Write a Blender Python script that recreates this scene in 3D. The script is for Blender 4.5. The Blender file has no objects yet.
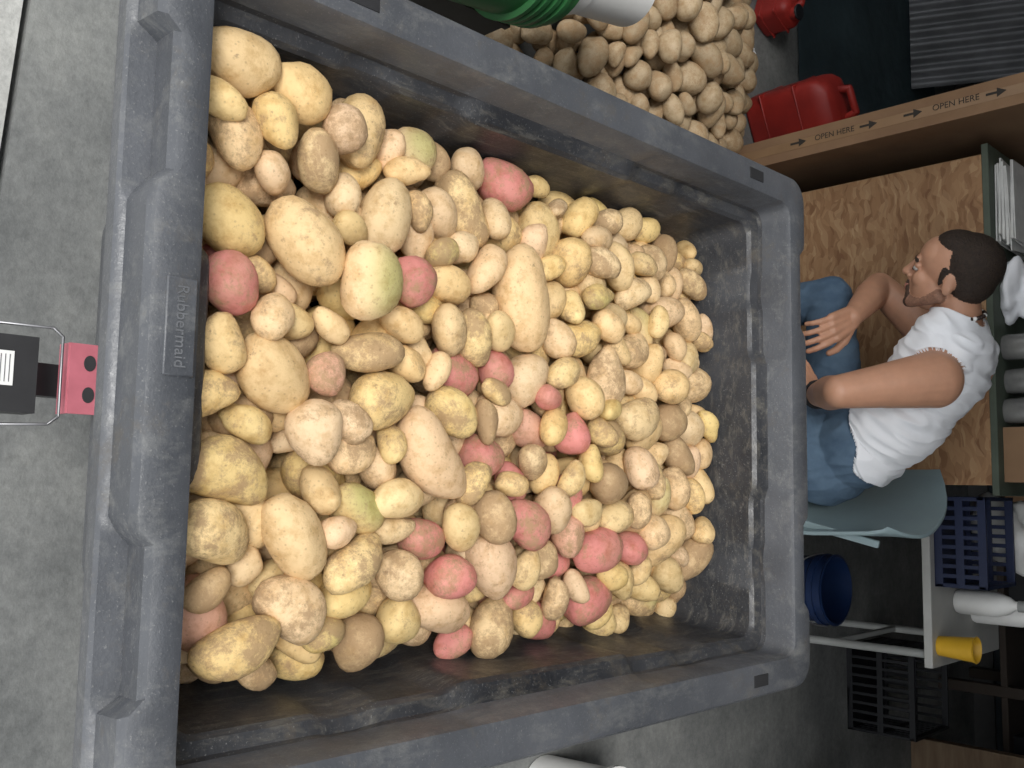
import bpy, bmesh, math, random
import numpy as np
from mathutils import Vector, Matrix
from mathutils import noise as mnoise

random.seed(7)
scene = bpy.context.scene
COL = scene.collection

# ------------------------------------------------------------------ materials
def nt_new(name):
    m = bpy.data.materials.new(name); m.use_nodes = True
    nt = m.node_tree
    for n in list(nt.nodes): nt.nodes.remove(n)
    out = nt.nodes.new('ShaderNodeOutputMaterial')
    b = nt.nodes.new('ShaderNodeBsdfPrincipled')
    nt.links.new(b.outputs[0], out.inputs[0])
    return m, nt, b
def ramp(nt, fac, stops):
    r = nt.nodes.new('ShaderNodeValToRGB')
    el = r.color_ramp.elements
    while len(el) > 1: el.remove(el[-1])
    el[0].position = stops[0][0]; el[0].color = (*stops[0][1], 1)
    for p, c in stops[1:]:
        e = el.new(p); e.color = (*c, 1)
    nt.links.new(fac, r.inputs[0])
    return r.outputs[0]
def noise(nt, scale, detail=5, rough=.6, stretch=(1, 1, 1), dist=0.0):
    tc = nt.nodes.new('ShaderNodeTexCoord')
    mp = nt.nodes.new('ShaderNodeMapping'); mp.inputs['Scale'].default_value = stretch
    nt.links.new(tc.outputs['Object'], mp.inputs[0])
    n = nt.nodes.new('ShaderNodeTexNoise')
    n.inputs['Scale'].default_value = scale; n.inputs['Detail'].default_value = detail
    n.inputs['Roughness'].default_value = rough; n.inputs['Distortion'].default_value = dist
    nt.links.new(mp.outputs[0], n.inputs['Vector'])
    return n.outputs['Fac']
def bump(nt, b, fac, strength, dist=.01, prev=None):
    bp = nt.nodes.new('ShaderNodeBump')
    bp.inputs['Strength'].default_value = strength; bp.inputs['Distance'].default_value = dist
    nt.links.new(fac, bp.inputs['Height'])
    if prev: nt.links.new(prev, bp.inputs['Normal'])
    nt.links.new(bp.outputs[0], b.inputs['Normal'])
    return bp.outputs[0]
def pmat(name, c1, c2=None, scale=8, rough=.6, bs=0.0, bscale=40, metal=0, stretch=(1, 1, 1), lo=.35, hi=.65, bdist=.005, spec=.4):
    m, nt, b = nt_new(name)
    b.inputs['Roughness'].default_value = rough; b.inputs['Metallic'].default_value = metal
    b.inputs['Specular IOR Level'].default_value = spec
    if c2 is None: c2 = tuple(x * .8 for x in c1)
    f = noise(nt, scale, stretch=stretch)
    nt.links.new(ramp(nt, f, [(lo, c2), (hi, c1)]), b.inputs['Base Color'])
    if bs > 0: bump(nt, b, noise(nt, bscale, 2, stretch=stretch), bs, bdist)
    return m

# ------------------------------------------------------------------ mesh builder
class MB:
    def __init__(s): s.V = []; s.F = []; s.M = []; s.S = []
    def add(s, v, f, mat=0, smooth=True):
        o = len(s.V); s.V.extend([tuple(x) for x in v])
        for q in f:
            s.F.append(tuple(i + o for i in q)); s.M.append(mat); s.S.append(smooth)
    def box(s, c, size, mat=0, rot=None):
        hx, hy, hz = [k / 2 for k in size]
        vs = [Vector((x, y, z)) for x in (-hx, hx) for y in (-hy, hy) for z in (-hz, hz)]
        if rot is not None: vs = [rot @ v for v in vs]
        c = Vector(c)
        s.add([v + c for v in vs], [(0, 1, 3, 2), (4, 6, 7, 5), (0, 4, 5, 1), (2, 3, 7, 6), (0, 2, 6, 4), (1, 5, 7, 3)], mat, False)
    def bar(s, p0, p1, w, h, mat=0, upv=(0, 0, 1)):
        p0 = Vector(p0); p1 = Vector(p1); d = p1 - p0; L = d.length; d.normalize()
        up = Vector(upv)
        if abs(d.dot(up)) > .95: up = Vector((0, 1, 0))
        x = up.cross(d).normalized(); z = d.cross(x)
        R = Matrix((x, d, z)).transposed()
        s.box((p0 + p1) / 2, (w, L, h), mat, R)
    def lathe(s, prof, c=(0, 0, 0), axis=(0, 0, 1), n=32, mat=0, sy=1.0):
        ax = Vector(axis).normalized()
        q = Vector((0, 0, 1)).rotation_difference(ax)
        c = Vector(c); vs = []; fs = []
        for r, z in prof:
            for i in range(n):
                t = 2 * math.pi * i / n
                vs.append(c + q @ Vector((r * math.cos(t), sy * r * math.sin(t), z)))
        for k in range(len(prof) - 1):
            for i in range(n):
                j = (i + 1) % n
                fs.append((k * n + i, k * n + j, (k + 1) * n + j, (k + 1) * n + i))
        s.add(vs, fs, mat, True)
    def cyl(s, p0, p1, r0, r1=None, mat=0, n=20):
        if r1 is None: r1 = r0
        p0 = Vector(p0); p1 = Vector(p1); L = (p1 - p0).length
        s.lathe([(0.0001, 0), (r0, 0), (r1, L), (0.0001, L)], p0, p1 - p0, n, mat)
    def ell(s, c, rad, mat=0, rot=None, n=20):
        vs = []; fs = []; c = Vector(c); m = n // 2
        for k in range(m + 1):
            ph = math.pi * k / m
            for i in range(n):
                t = 2 * math.pi * i / n
                v = Vector((rad[0] * math.sin(ph) * math.cos(t), rad[1] * math.sin(ph) * math.sin(t), rad[2] * math.cos(ph)))
                if rot is not None: v = rot @ v
                vs.append(c + v)
        for k in range(m):
            for i in range(n):
                j = (i + 1) % n
                fs.append((k * n + i, (k + 1) * n + i, (k + 1) * n + j, k * n + j))
        s.add(vs, fs, mat, True)
    def tube(s, pts, r, mat=0, n=10):
        for a, b in zip(pts[:-1], pts[1:]): s.cyl(a, b, r, r, mat, n)
        for p in pts[1:-1]: s.ell(p, (r, r, r), mat, n=n)
    def torus(s, c, R, r, axis=(0, 0, 1), mat=0, n=32, m=10):
        prof = [(R + r * math.cos(2 * math.pi * k / m), r * math.sin(2 * math.pi * k / m)) for k in range(m + 1)]
        s.lathe(prof, c, axis, n, mat)
    def build(s, name, mats, bevel=0, parent=None, sharp=38):
        me = bpy.data.meshes.new(name)
        me.from_pydata(s.V, [], s.F); me.update()
        for m in mats: me.materials.append(m)
        me.polygons.foreach_set('material_index', s.M)
        bm = bmesh.new(); bm.from_mesh(me)
        bmesh.ops.remove_doubles(bm, verts=bm.verts, dist=1e-6)
        bmesh.ops.recalc_face_normals(bm, faces=bm.faces)
        for f in bm.faces: f.smooth = True
        lim = math.radians(sharp)
        for e in bm.edges:
            e.smooth = not (len(e.link_faces) != 2 or e.calc_face_angle(0) > lim)
        bm.to_mesh(me); bm.free()
        ob = bpy.data.objects.new(name, me); COL.objects.link(ob)
        if bevel > 0:
            bv = ob.modifiers.new('bevel', 'BEVEL'); bv.width = bevel; bv.segments = 2
            bv.limit_method = 'ANGLE'; bv.angle_limit = math.radians(35)
        if parent: ob.parent = parent
        return ob
def empty(name, loc=(0, 0, 0)):
    e = bpy.data.objects.new(name, None); e.location = loc; e.empty_display_size = .1
    COL.objects.link(e); return e
def text_mesh(txt, name, size, M, mat, extrude=.001, parent=None):
    cu = bpy.data.curves.new(name + '_c', 'FONT'); cu.body = txt; cu.size = size; cu.extrude = extrude
    cu.align_x = 'CENTER'; cu.align_y = 'CENTER'
    t = bpy.data.objects.new(name + '_t', cu); COL.objects.link(t)
    bpy.context.view_layer.update()
    me = bpy.data.meshes.new_from_object(t)
    bpy.data.objects.remove(t); me.name = name
    me.transform(M); me.materials.clear(); me.materials.append(mat)
    ob = bpy.data.objects.new(name, me); COL.objects.link(ob)
    if parent: ob.parent = parent
    return ob

# ------------------------------------------------------------------ camera
psi = math.radians(8.4); pit = math.radians(44.4); rol = math.radians(4.9)
Fw = Vector((-math.sin(psi) * math.cos(pit), math.cos(psi) * math.cos(pit), -math.sin(pit)))
R0 = Vector((math.cos(psi), math.sin(psi), 0)); U0 = R0.cross(Fw)
r_ = R0 * math.cos(rol) - U0 * math.sin(rol)
u_ = R0 * math.sin(rol) + U0 * math.cos(rol)
cam = bpy.data.cameras.new('camera'); cam.lens = 34.63; cam.sensor_width = 36; cam.clip_start = .05
camo = bpy.data.objects.new('camera', cam); COL.objects.link(camo)
Mx = Matrix((u_, -r_, -Fw)).transposed().to_4x4(); Mx.translation = Vector((0, 0, 1.95))
camo.matrix_world = Mx
scene.camera = camo

# ------------------------------------------------------------------ room
def concrete(name, c1, c2, c3):
    m, nt, b = nt_new(name); b.inputs['Roughness'].default_value = .85
    f = noise(nt, 2.5, 10, .7)
    c = ramp(nt, f, [(.3, c2), (.5, c1), (.7, c3)])
    f2 = noise(nt, 45, 8, .75)
    c2_ = ramp(nt, f2, [(.3, (.55, .55, .55)), (.6, (1, 1, 1))])
    mx = nt.nodes.new('ShaderNodeMix'); mx.data_type = 'RGBA'; mx.blend_type = 'MULTIPLY'; mx.inputs[0].default_value = .7
    nt.links.new(c, mx.inputs[6]); nt.links.new(c2_, mx.inputs[7]); nt.links.new(mx.outputs[2], b.inputs['Base Color'])
    bump(nt, b, noise(nt, 120, 6), .35, .004)
    return m
m_floor = concrete('concrete_floor', (.18, .185, .18), (.10, .105, .105), (.27, .275, .26))
m_apron = concrete('concrete_apron', (.42, .42, .40), (.30, .30, .29), (.55, .55, .52))
m_wall = pmat('painted_wall', (.05, .065, .075), (.03, .04, .045), 3, .8)
m_wallw = pmat('side_wall', (.10, .10, .10), (.07, .07, .07), 3, .9)
m_ceil = pmat('ceiling_board', (.12, .12, .115), None, 3, .9)
def quadslab(name, pts, z0, z1, mat):
    b = MB(); v = [(x, y, z0) for x, y in pts] + [(x, y, z1) for x, y in pts]
    n = len(pts)
    f = [tuple(range(n))[::-1], tuple(range(n, 2 * n))] + [(i, (i + 1) % n, n + (i + 1) % n, n + i) for i in range(n)]
    b.add(v, f, 0, False); return b.build(name, [mat])
quadslab('floor', [(-4.2, .865), (3.4, .32), (3.4, 5.4), (-4.2, 5.4)], -.15, 0, m_floor)
quadslab('driveway_ground', [(-9, -9), (9, -9), (9, -.10), (-9, 1.20)], -.15, -.002, m_apron)
def wall(name, lo, hi, mat):
    b = MB(); c = [(a + d) / 2 for a, d in zip(lo, hi)]; b.box(c, [d - a for a, d in zip(lo, hi)], 0); return b.build(name, [mat])
wall('wall_back', (-4.2, 5.4, -.15), (3.4, 5.55, 3.1), m_wall)
wall('wall_left', (-4.35, .9, -.15), (-4.2, 5.55, 3.1), m_wallw)
wall('wall_right', (3.4, .9, -.15), (3.55, 5.55, 3.1), m_wallw)
wall('ceiling', (-4.35, .9, 3.1), (3.55, 5.55, 3.2), m_ceil)
wall('wall_front', (-4.35, .9, 2.7), (3.55, 1.0, 3.1), m_wallw)
wall('baseboard_back', (-4.2, 5.38, 0), (3.4, 5.4, .1), m_wallw)

# ------------------------------------------------------------------ dump cart
def plastic(name, base, light, dust, dlo=.5, rough=.5, st=(1, 1, 6), sc1=6, spk=.3, grime=(.10, .085, .065), gm=.65):
    m, nt, b = nt_new(name)
    b.inputs['Specular IOR Level'].default_value = .5
    f = noise(nt, sc1, 6, .6)
    c = ramp(nt, f, [(.3, base), (.7, light)])
    f2 = noise(nt, 10, 8, .78, stretch=st, dist=.3)
    c2 = ramp(nt, f2, [(dlo, (0, 0, 0)), (dlo + .2, (.8, .8, .8))])
    mx = nt.nodes.new('ShaderNodeMix'); mx.data_type = 'RGBA'
    nt.links.new(c2, mx.inputs[0]); nt.links.new(c, mx.inputs[6]); mx.inputs[7].default_value = (*dust, 1)
    f4 = noise(nt, 14, 9, .8)
    c4 = ramp(nt, f4, [(.54, (0, 0, 0)), (.70, (gm, gm, gm))])
    mxg = nt.nodes.new('ShaderNodeMix'); mxg.data_type = 'RGBA'
    nt.links.new(c4, mxg.inputs[0]); nt.links.new(mx.outputs[2], mxg.inputs[6]); mxg.inputs[7].default_value = (*grime, 1)
    f3 = noise(nt, 300, 3, .6)
    c3 = ramp(nt, f3, [(.62, (0, 0, 0)), (.7, (1, 1, 1))])
    mx2 = nt.nodes.new('ShaderNodeMix'); mx2.data_type = 'RGBA'
    sc = nt.nodes.new('ShaderNodeMath'); sc.operation = 'MULTIPLY'; sc.inputs[1].default_value = spk
    nt.links.new(c3, sc.inputs[0]); nt.links.new(sc.outputs[0], mx2.inputs[0])
    nt.links.new(mxg.outputs[2], mx2.inputs[6]); mx2.inputs[7].default_value = (.30, .30, .29, 1)
    nt.links.new(mx2.outputs[2], b.inputs['Base Color'])
    rr = ramp(nt, f4, [(.4, (rough - .08,) * 3), (.7, (rough + .3,) * 3)]); nt.links.new(rr, b.inputs['Roughness'])
    bump(nt, b, noise(nt, 150, 4), .25, .003)
    return m
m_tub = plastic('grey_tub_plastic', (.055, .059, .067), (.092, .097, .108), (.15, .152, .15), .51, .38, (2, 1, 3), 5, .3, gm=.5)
m_tubin = plastic('scuffed_tub_inside_painted_shade', (.016, .017, .020), (.050, .052, .058), (.13, .122, .105), .50, .42, (3, 1.2, 8), 3, .35, (.09, .07, .045), .5)  # inner walls: shade painted in as a darker base, plus scuffs and dust
m_dark = pmat('black_steel', (.03, .03, .032), None, 20, .5)
m_rub = pmat('rubber', (.02, .02, .022), None, 20, .8)
m_grub = pmat('grey_caster_rubber', (.055, .055, .058), None, 20, .7)
m_pink = pmat('faded_red_paint', (.54, .16, .20), (.42, .12, .15), 12, .5)
m_white = pmat('white_plastic', (.8, .8, .78), (.7, .7, .68), 5, .45)
m_steel = pmat('steel_wire', (.25, .25, .26), None, 30, .4, metal=.9)

X0, X1, Y0, Y1 = -.668, .397, .442, 1.892
XC = (X0 + X1) / 2
def smooth01(t): t = max(0, min(1, t)); return t * t * (3 - 2 * t)
def ringpts(d, z, rad, mod=None):
    pts = []
    x0, x1, y0, y1 = X0 + d, X1 - d, Y0 + d, Y1 - d
    nc, ns = 8, 60
    cs = [((x0 + rad, y0 + rad), math.pi), ((x1 - rad, y0 + rad), 1.5 * math.pi), ((x1 - rad, y1 - rad), 0), ((x0 + rad, y1 - rad), .5 * math.pi)]
    sides = [((x0 + rad, y0), (x1 - rad, y0), (0, 1), 'near'), ((x1, y0 + rad), (x1, y1 - rad), (-1, 0), 'right'),
             ((x1 - rad, y1), (x0 + rad, y1), (0, -1), 'far'), ((x0, y1 - rad), (x0, y0 + rad), (1, 0), 'left')]
    for k in range(4):
        (cx, cy), a0 = cs[k]
        for i in range(nc + 1):
            a = a0 + .5 * math.pi * i / nc
            pts.append((cx + rad * math.cos(a), cy + rad * math.sin(a), z))
        p, q, nrm, sd = sides[k]
        for i in range(1, ns):
            u = i / ns
            x = p[0] + (q[0] - p[0]) * u; y = p[1] + (q[1] - p[1]) * u; zz = z
            if mod:
                dd, dz = mod(sd, x, y)
                x += nrm[0] * dd; y += nrm[1] * dd; zz += dz
            pts.append((x, y, zz))
    return pts
def win(v, a, b, s=.012): return smooth01((v - a) / s + .5) * (1 - smooth01((v - b) / s + .5))
def grip(sd, x, y):
    w = 0
    if sd in ('near', 'far'):
        t = abs(x - XC); w = win(t, .19, .37)
    return (w * .024, 0)
def grip2(sd, x, y): return (grip(sd, x, y)[0] * .8, 0)
def ledge(sd, x, y):
    if sd in ('near', 'far'):
        t = abs(x - XC); w = win(t, -1, .14, .03) - .5 * win(t, .25, .31, .03)
    else:
        t = abs(y - 1.17); w = win(t, -1, .2, .04) - .5 * win(t, .35, .42, .03)
    return (w * .012, w * .016)
def ledge2(sd, x, y):
    d, z = ledge(sd, x, y); return (d * .6, z * .8)
prof = [(.27, .33, .05, None), (.23, .34, .06, None), (.205, .36, .07, None), (.13, .68, .06, None), (.085, .84, .05, None),
        (.07, .868, .05, None), (.002, .868, .05, None), (0, .872, .05, None), (0, .892, .05, None), (.004, .897, .05, None),
        (.010, .900, .05, grip), (.012, .945, .05, grip2), (.018, .954, .048, grip2), (.026, .957, .045, grip2),
        (.064, .957, .035, None), (.074, .953, .033, None), (.078, .943, .03, None), (.082, .892, .03, ledge2), (.085, .884, .03, ledge),
        (.102, .878, .03, ledge), (.108, .870, .03, ledge), (.120, .76, .035, ledge2), (.17, .62, .05, None), (.215, .395, .05, None), (.25, .385, .05, None)]
tb = MB()
rings = [ringpts(*p) for p in prof]; n = len(rings[0])
vs = [p for r in rings for p in r]
def strip(k): return [(k * n + i, k * n + (i + 1) % n, (k + 1) * n + (i + 1) % n, (k + 1) * n + i) for i in range(n)]
fo = [f for k in range(17) for f in strip(k)] + [tuple(range(n))[::-1]]
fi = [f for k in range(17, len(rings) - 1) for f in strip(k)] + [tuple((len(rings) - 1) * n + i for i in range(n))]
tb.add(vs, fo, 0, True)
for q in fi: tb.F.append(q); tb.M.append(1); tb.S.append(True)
cart = empty('dump_cart', (XC, 1.17, 0))
def par(ob, p):
    bpy.context.view_layer.update()
    ob.parent = p; ob.matrix_parent_inverse = p.matrix_world.inverted(); return ob
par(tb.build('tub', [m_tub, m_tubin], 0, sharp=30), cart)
pb = MB(); pb.box((-.166, .493, .957), (.108, .036, .006), 0)
par(pb.build('name_plate', [m_tub], .002), cart)
m_let = pmat('moulded_letters', (.13, .135, .145), None, 30, .5)
par(text_mesh('Rubbermaid', 'moulded_letters', .0185, Matrix.Translation((-.166, .493, .9605)), m_let, .0008), cart)
sl = MB()
for x in (X0 + .045, X1 - .045):
    sl.box((x, 1.68, .957), (.022, .05, .003), 0)
    sl.box((x, .72, .957), (.022, .05, .003), 0)
par(sl.build('rim_slots', [m_rub], .001), cart)
ch = MB()
for x in (XC - .25, XC + .25):
    ch.bar((x, .72, .31), (x, 1.62, .31), .05, .045, 0)
for y in (.95, 1.25, 1.58): ch.bar((XC - .27, y, .31), (XC + .27, y, .31), .05, .04, 0)
ch.cyl((XC - .47, 1.5, .2), (XC + .47, 1.5, .2), .014, mat=0)
for x in (XC - .25, XC + .25): ch.bar((x, 1.5, .30), (x, 1.5, .19), .05, .05, 0)
for sx in (-1, 1):
    x = XC + sx * .43
    ch.torus((x, 1.5, .2), .145, .053, (1, 0, 0), 1, 40, 12)
    ch.lathe([(.02, -.04), (.05, -.035), (.06, -.02), (.12, -.02), (.12, .02), (.06, .02), (.05, .035), (.02, .04)], (x, 1.5, .2), (1, 0, 0), 32, 0)
for cx, cy in ((XC - .2, .95), (XC + .2, .95)):
    ch.torus((cx, cy, .075), .048, .025, (1, 0, 0), 2, 32, 12)
    ch.cyl((cx - .02, cy, .075), (cx + .02, cy, .075), .04, mat=0)
    for s in (-.030, .030): ch.bar((cx + s, cy, .075), (cx + s, cy, .19), .006, .035, 0)
    ch.box((cx, cy, .192), (.075, .06, .012), 0)
    ch.cyl((cx, cy, .19), (cx, cy, .31), .02, mat=0)
par(ch.build('chassis', [m_dark, m_rub, m_grub], .002), cart)
lb = MB()
lb.box((-.151, .604, .452), (.106, .064, .006), 0)
lb.box((-.151, .573, .435), (.106, .005, .035), 0)
lb.box((-.151, .634, .435), (.106, .006, .04), 0)
for s in (-.024, .024): lb.lathe([(.0001, .0), (.012, 0), (.012, .0012), (.0001, .0012)], (-.151 + s, .602, .4551), (0, 0, 1), 24, 1, sy=.75)
lb.box((-.151, .492, .424), (.112, .075, .05), 1)
lb.box((-.151, .492, .392), (.09, .06, .02), 1)
lb.bar((-.151, .50, .39), (-.151, .93, .31), .05, .03, 1)
lb.box((-.158, .478, .4497), (.05, .036, .0015), 2)
for k in range(5): lb.box((-.158, .466 + k * .006, .4507), (.04, .0014, .0005), 3)
lb.tube([(-.225, .47, .43), (-.222, .545, .458), (-.21, .558, .462), (-.092, .558, .462), (-.08, .545, .458), (-.077, .47, .43)], .0022, 3)
par(lb.build('latch', [m_pink, m_dark, m_white, m_steel], .0015), cart)

# ------------------------------------------------------------------ potatoes
def ico(sub):
    bm = bmesh.new(); bmesh.ops.create_icosphere(bm, subdivisions=sub, radius=1)
    v = np.array([x.co[:] for x in bm.verts]); f = np.array([[a.index for a in q.verts] for q in bm.faces]); bm.free(); return v, f
ICO3 = ico(3); ICO4 = ico(4)
def rotm(yaw, tilt, spin):
    return np.array(Matrix.Rotation(yaw, 3, 'Z') @ Matrix.Rotation(tilt, 3, 'Y') @ Matrix.Rotation(spin, 3, 'X'))
def pack(dom, target, depth, sizefn, heroes, seed, maxn=4000, under=.045, top=.004, stop=60, gapfn=None):
    g = np.random.default_rng(seed); res = .006
    x0, x1, y0, y1 = dom
    nx, ny = int((x1 - x0) / res) + 1, int((y1 - y0) / res) + 1
    gx = x0 + np.arange(nx) * res; gy = y0 + np.arange(ny) * res
    T = target(gx[:, None], gy[None, :])
    H = T - depth
    out = []
    def kernel(ax, R):
        A = R @ np.diag(1 / ax ** 2) @ R.T; Sg = R @ np.diag(ax ** 2) @ R.T
        ex, ey = math.sqrt(Sg[0, 0]), math.sqrt(Sg[1, 1])
        kx, ky = int(ex / res) + 1, int(ey / res) + 1
        dx = (np.arange(-kx, kx + 1) * res)[:, None]; dy = (np.arange(-ky, ky + 1) * res)[None, :]
        B = A[0, 2] * dx + A[1, 2] * dy
        C = A[0, 0] * dx ** 2 + 2 * A[0, 1] * dx * dy + A[1, 1] * dy ** 2 - 1
        D = B * B - A[2, 2] * C; ok = D > 0; s = np.sqrt(np.maximum(D, 0))
        lo = np.where(ok, (-B - s) / A[2, 2], 1e9); hi = np.where(ok, (-B + s) / A[2, 2], -1e9)
        return ex, ey, kx, ky, lo, hi, ok
    def rest(i, j, K):
        ex, ey, kx, ky, lo, hi, ok = K
        return float(np.max(H[i - kx:i + kx + 1, j - ky:j + ky + 1] - lo)) - .010
    def put(i, j, z, K, ax, R, col):
        ex, ey, kx, ky, lo, hi, ok = K
        sub = H[i - kx:i + kx + 1, j - ky:j + ky + 1]
        np.maximum(sub, z + hi, out=sub)
        out.append((gx[i], gy[j], z, ax, R, col))
    def fill(off, ncand, stop, sf):
        fails = 0
        while fails < stop and len(out) < maxn:
            ax = sf(g, None)
            R = rotm(g.uniform(0, 6.28), g.normal(0, .3), g.uniform(0, 6.28))
            K = kernel(ax, R); kx, ky = K[2], K[3]
            best = None
            for _ in range(ncand):
                i = g.integers(kx + 1, nx - kx - 1); j = g.integers(ky + 1, ny - ky - 1)
                z = rest(i, j, K); sc = z - T[i, j]
                if best is None or sc < best[0]: best = (sc, i, j, z)
            sc, i, j, z = best
            if sc < off: put(i, j, z, K, ax, R, None); fails = 0
            else: fails += 1
    fill(-under, 22, 20, sizefn)
    for h in heroes:
        x, y, L, W, yaw, col = h
        ax = np.array([L / 2, W / 2, W * .46]); R = rotm(math.radians(yaw), g.normal(0, .1), g.normal(0, .2))
        K = kernel(ax, R); kx, ky = K[2], K[3]
        i = int(np.clip((x - x0) / res, kx + 1, nx - kx - 2)); j = int(np.clip((y - y0) / res, ky + 1, ny - ky - 2))
        put(i, j, rest(i, j, K), K, ax, R, col)
    fill(top, 40, stop, sizefn)
    if gapfn: fill(top - .030, 60, 40, gapfn)
    return out
def potato_mesh(name, plist, sub, seed, mat, palette):
    g = np.random.default_rng(seed); v0, f0 = sub
    nv, nf = len(v0), len(f0); N = len(plist)
    V = np.zeros((N * nv, 3)); F = np.zeros((N * nf, 3), int); C = np.zeros((N * nv, 4))
    for k, (x, y, z, ax, R, col) in enumerate(plist):
        v = v0.copy()
        p = np.sign(v) * np.abs(v) ** .97
        d = np.zeros(nv)
        for (fr, am) in ((1.5, .055), (2.8, .042), (4.6, .022), (8, .010)):
            for _ in range(2):
                w = g.normal(0, 1, 3); w *= fr / np.linalg.norm(w)
                d += am * np.sin(v @ w + g.uniform(0, 6.28))
        tap = 1 + g.normal(0, .11) * v[:, 0]
        p = p * (1.02 + d)[:, None]
        p[:, 1] *= tap; p[:, 2] *= tap
        if g.random() < .12:
            c = np.array([g.choice([-1, 1]) * .8, g.normal(0, .5), g.normal(0, .5)]); c /= np.linalg.norm(c)
            q = np.clip(v @ c, -1, 1); p *= (1 + g.uniform(.12, .26) * np.exp(-((1 - q) / .10)) - .08 * np.exp(-((q - .68) / .12) ** 2))[:, None]
        for _ in range(9):
            c = g.normal(0, 1, 3); c /= np.linalg.norm(c)
            q = np.clip(v @ c, -1, 1); p *= (1 - .045 * np.exp(-((1 - q) / .014)))[:, None]
        q = p * ax
        q[:, 2] += g.normal(0, .06) * ax[0] * (v[:, 0] ** 2 - .4)
        q[:, 1] += g.normal(0, .12) * ax[0] * (v[:, 0] ** 2 - .4)
        V[k * nv:(k + 1) * nv] = q @ R.T + (x, y, z)
        F[k * nf:(k + 1) * nf] = f0 + k * nv
        kind = col if col else palette(g, x, y)
        br = g.uniform(.90, 1.10)
        dirt = g.uniform(.0, .95)
        if kind == 'red':
            base = np.array([.60, .225, .195]) * br; dirt = g.uniform(.2, .75)
        elif kind == 'pink':
            base = np.array([.64, .36, .25]) * br
        elif kind == 'brown':
            base = np.array([.53, .37, .20]) * br; dirt = .95
        elif kind == 'russet':
            base = np.array([.44, .335, .21]) * br; dirt = g.uniform(.3, .9)
        else:
            base = np.array([.75, .545, .285]) * br * np.array([1, g.uniform(.96, 1.03), g.uniform(.80, 1.18)])
        c = np.tile(base, (nv, 1))
        if kind == 'red':
            w = g.normal(0, 1, 3); w /= np.linalg.norm(w)
            s = (np.clip(np.sin(v @ (w * 3.2) + g.uniform(0, 6)) * .6, 0, 1) * .45)[:, None]
            c = c * (1 - s) + np.array([.60, .38, .24]) * s
        if kind == 'green' or (kind == 'tan' and g.random() < .03):
            w = g.normal(0, .4, 3) + np.array([0, 0, .7]); w = np.array(R).T @ w; w /= np.linalg.norm(w)
            s = np.clip((v @ w) * 1.4 - .3, 0, 1)[:, None] * (.65 if kind == 'green' else .4)
            c = c * (1 - s) + np.array([.33, .36, .11]) * s
        C[k * nv:(k + 1) * nv, :3] = c; C[k * nv:(k + 1) * nv, 3] = dirt
    me = bpy.data.meshes.new(name)
    me.vertices.add(N * nv); me.vertices.foreach_set('co', V.ravel())
    me.loops.add(N * nf * 3); me.loops.foreach_set('vertex_index', F.ravel())
    me.polygons.add(N * nf); me.polygons.foreach_set('loop_start', np.arange(N * nf) * 3)
    me.polygons.foreach_set('use_smooth', np.ones(N * nf, bool))
    me.update(calc_edges=True)
    a = me.attributes.new('tint', 'FLOAT_COLOR', 'POINT'); a.data.foreach_set('color', C.ravel())
    me.materials.append(mat); me.validate()
    ob = bpy.data.objects.new(name, me); COL.objects.link(ob); return ob
def potato_material():
    m, nt, b = nt_new('potato_skin'); b.inputs['Roughness'].default_value = .55
    b.inputs['Specular IOR Level'].default_value = .35
    at = nt.nodes.new('ShaderNodeAttribute'); at.attribute_name = 'tint'
    f = noise(nt, 42, 8, .68)
    mo = ramp(nt, f, [(.3, (.72, .63, .50)), (.52, (1, 1, 1)), (.8, (1.08, 1.08, 1.10))])
    mx = nt.nodes.new('ShaderNodeMix'); mx.data_type = 'RGBA'; mx.blend_type = 'MULTIPLY'; mx.inputs[0].default_value = 1
    nt.links.new(at.outputs['Color'], mx.inputs[6]); nt.links.new(mo, mx.inputs[7])
    f2 = noise(nt, 24, 12, .80, dist=.15)
    mm = nt.nodes.new('ShaderNodeMath'); mm.operation = 'MULTIPLY_ADD'; mm.inputs[1].default_value = .20
    nt.links.new(at.outputs['Alpha'], mm.inputs[0]); nt.links.new(f2, mm.inputs[2])
    dr = ramp(nt, mm.outputs[0], [(.60, (0, 0, 0)), (.71, (.85, .85, .85))])
    mx2 = nt.nodes.new('ShaderNodeMix'); mx2.data_type = 'RGBA'
    nt.links.new(dr, mx2.inputs[0]); nt.links.new(mx.outputs[2], mx2.inputs[6]); mx2.inputs[7].default_value = (.36, .235, .125, 1)
    f5 = noise(nt, 70, 6, .7)
    dd = ramp(nt, f5, [(.62, (0, 0, 0)), (.72, (.7, .7, .7))])
    mx4 = nt.nodes.new('ShaderNodeMix'); mx4.data_type = 'RGBA'
    nt.links.new(dd, mx4.inputs[0]); nt.links.new(mx2.outputs[2], mx4.inputs[6]); mx4.inputs[7].default_value = (.22, .135, .07, 1)
    tc = nt.nodes.new('ShaderNodeTexCoord'); vo = nt.nodes.new('ShaderNodeTexVoronoi'); vo.inputs['Scale'].default_value = 120
    nt.links.new(tc.outputs['Object'], vo.inputs['Vector'])
    sp = ramp(nt, vo.outputs['Distance'], [(.10, (.35, .35, .35)), (.24, (0, 0, 0))])
    mx3 = nt.nodes.new('ShaderNodeMix'); mx3.data_type = 'RGBA'
    nt.links.new(sp, mx3.inputs[0]); nt.links.new(mx4.outputs[2], mx3.inputs[6]); mx3.inputs[7].default_value = (.22, .13, .06, 1)
    nt.links.new(mx3.outputs[2], b.inputs['Base Color'])
    rr = ramp(nt, dr, [(0, (.48,) * 3), (.8, (.85,) * 3)]); nt.links.new(rr, b.inputs['Roughness'])
    bump(nt, b, noise(nt, 110, 7, .75), .5, .005)
    return m
m_pot = potato_material()
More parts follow.
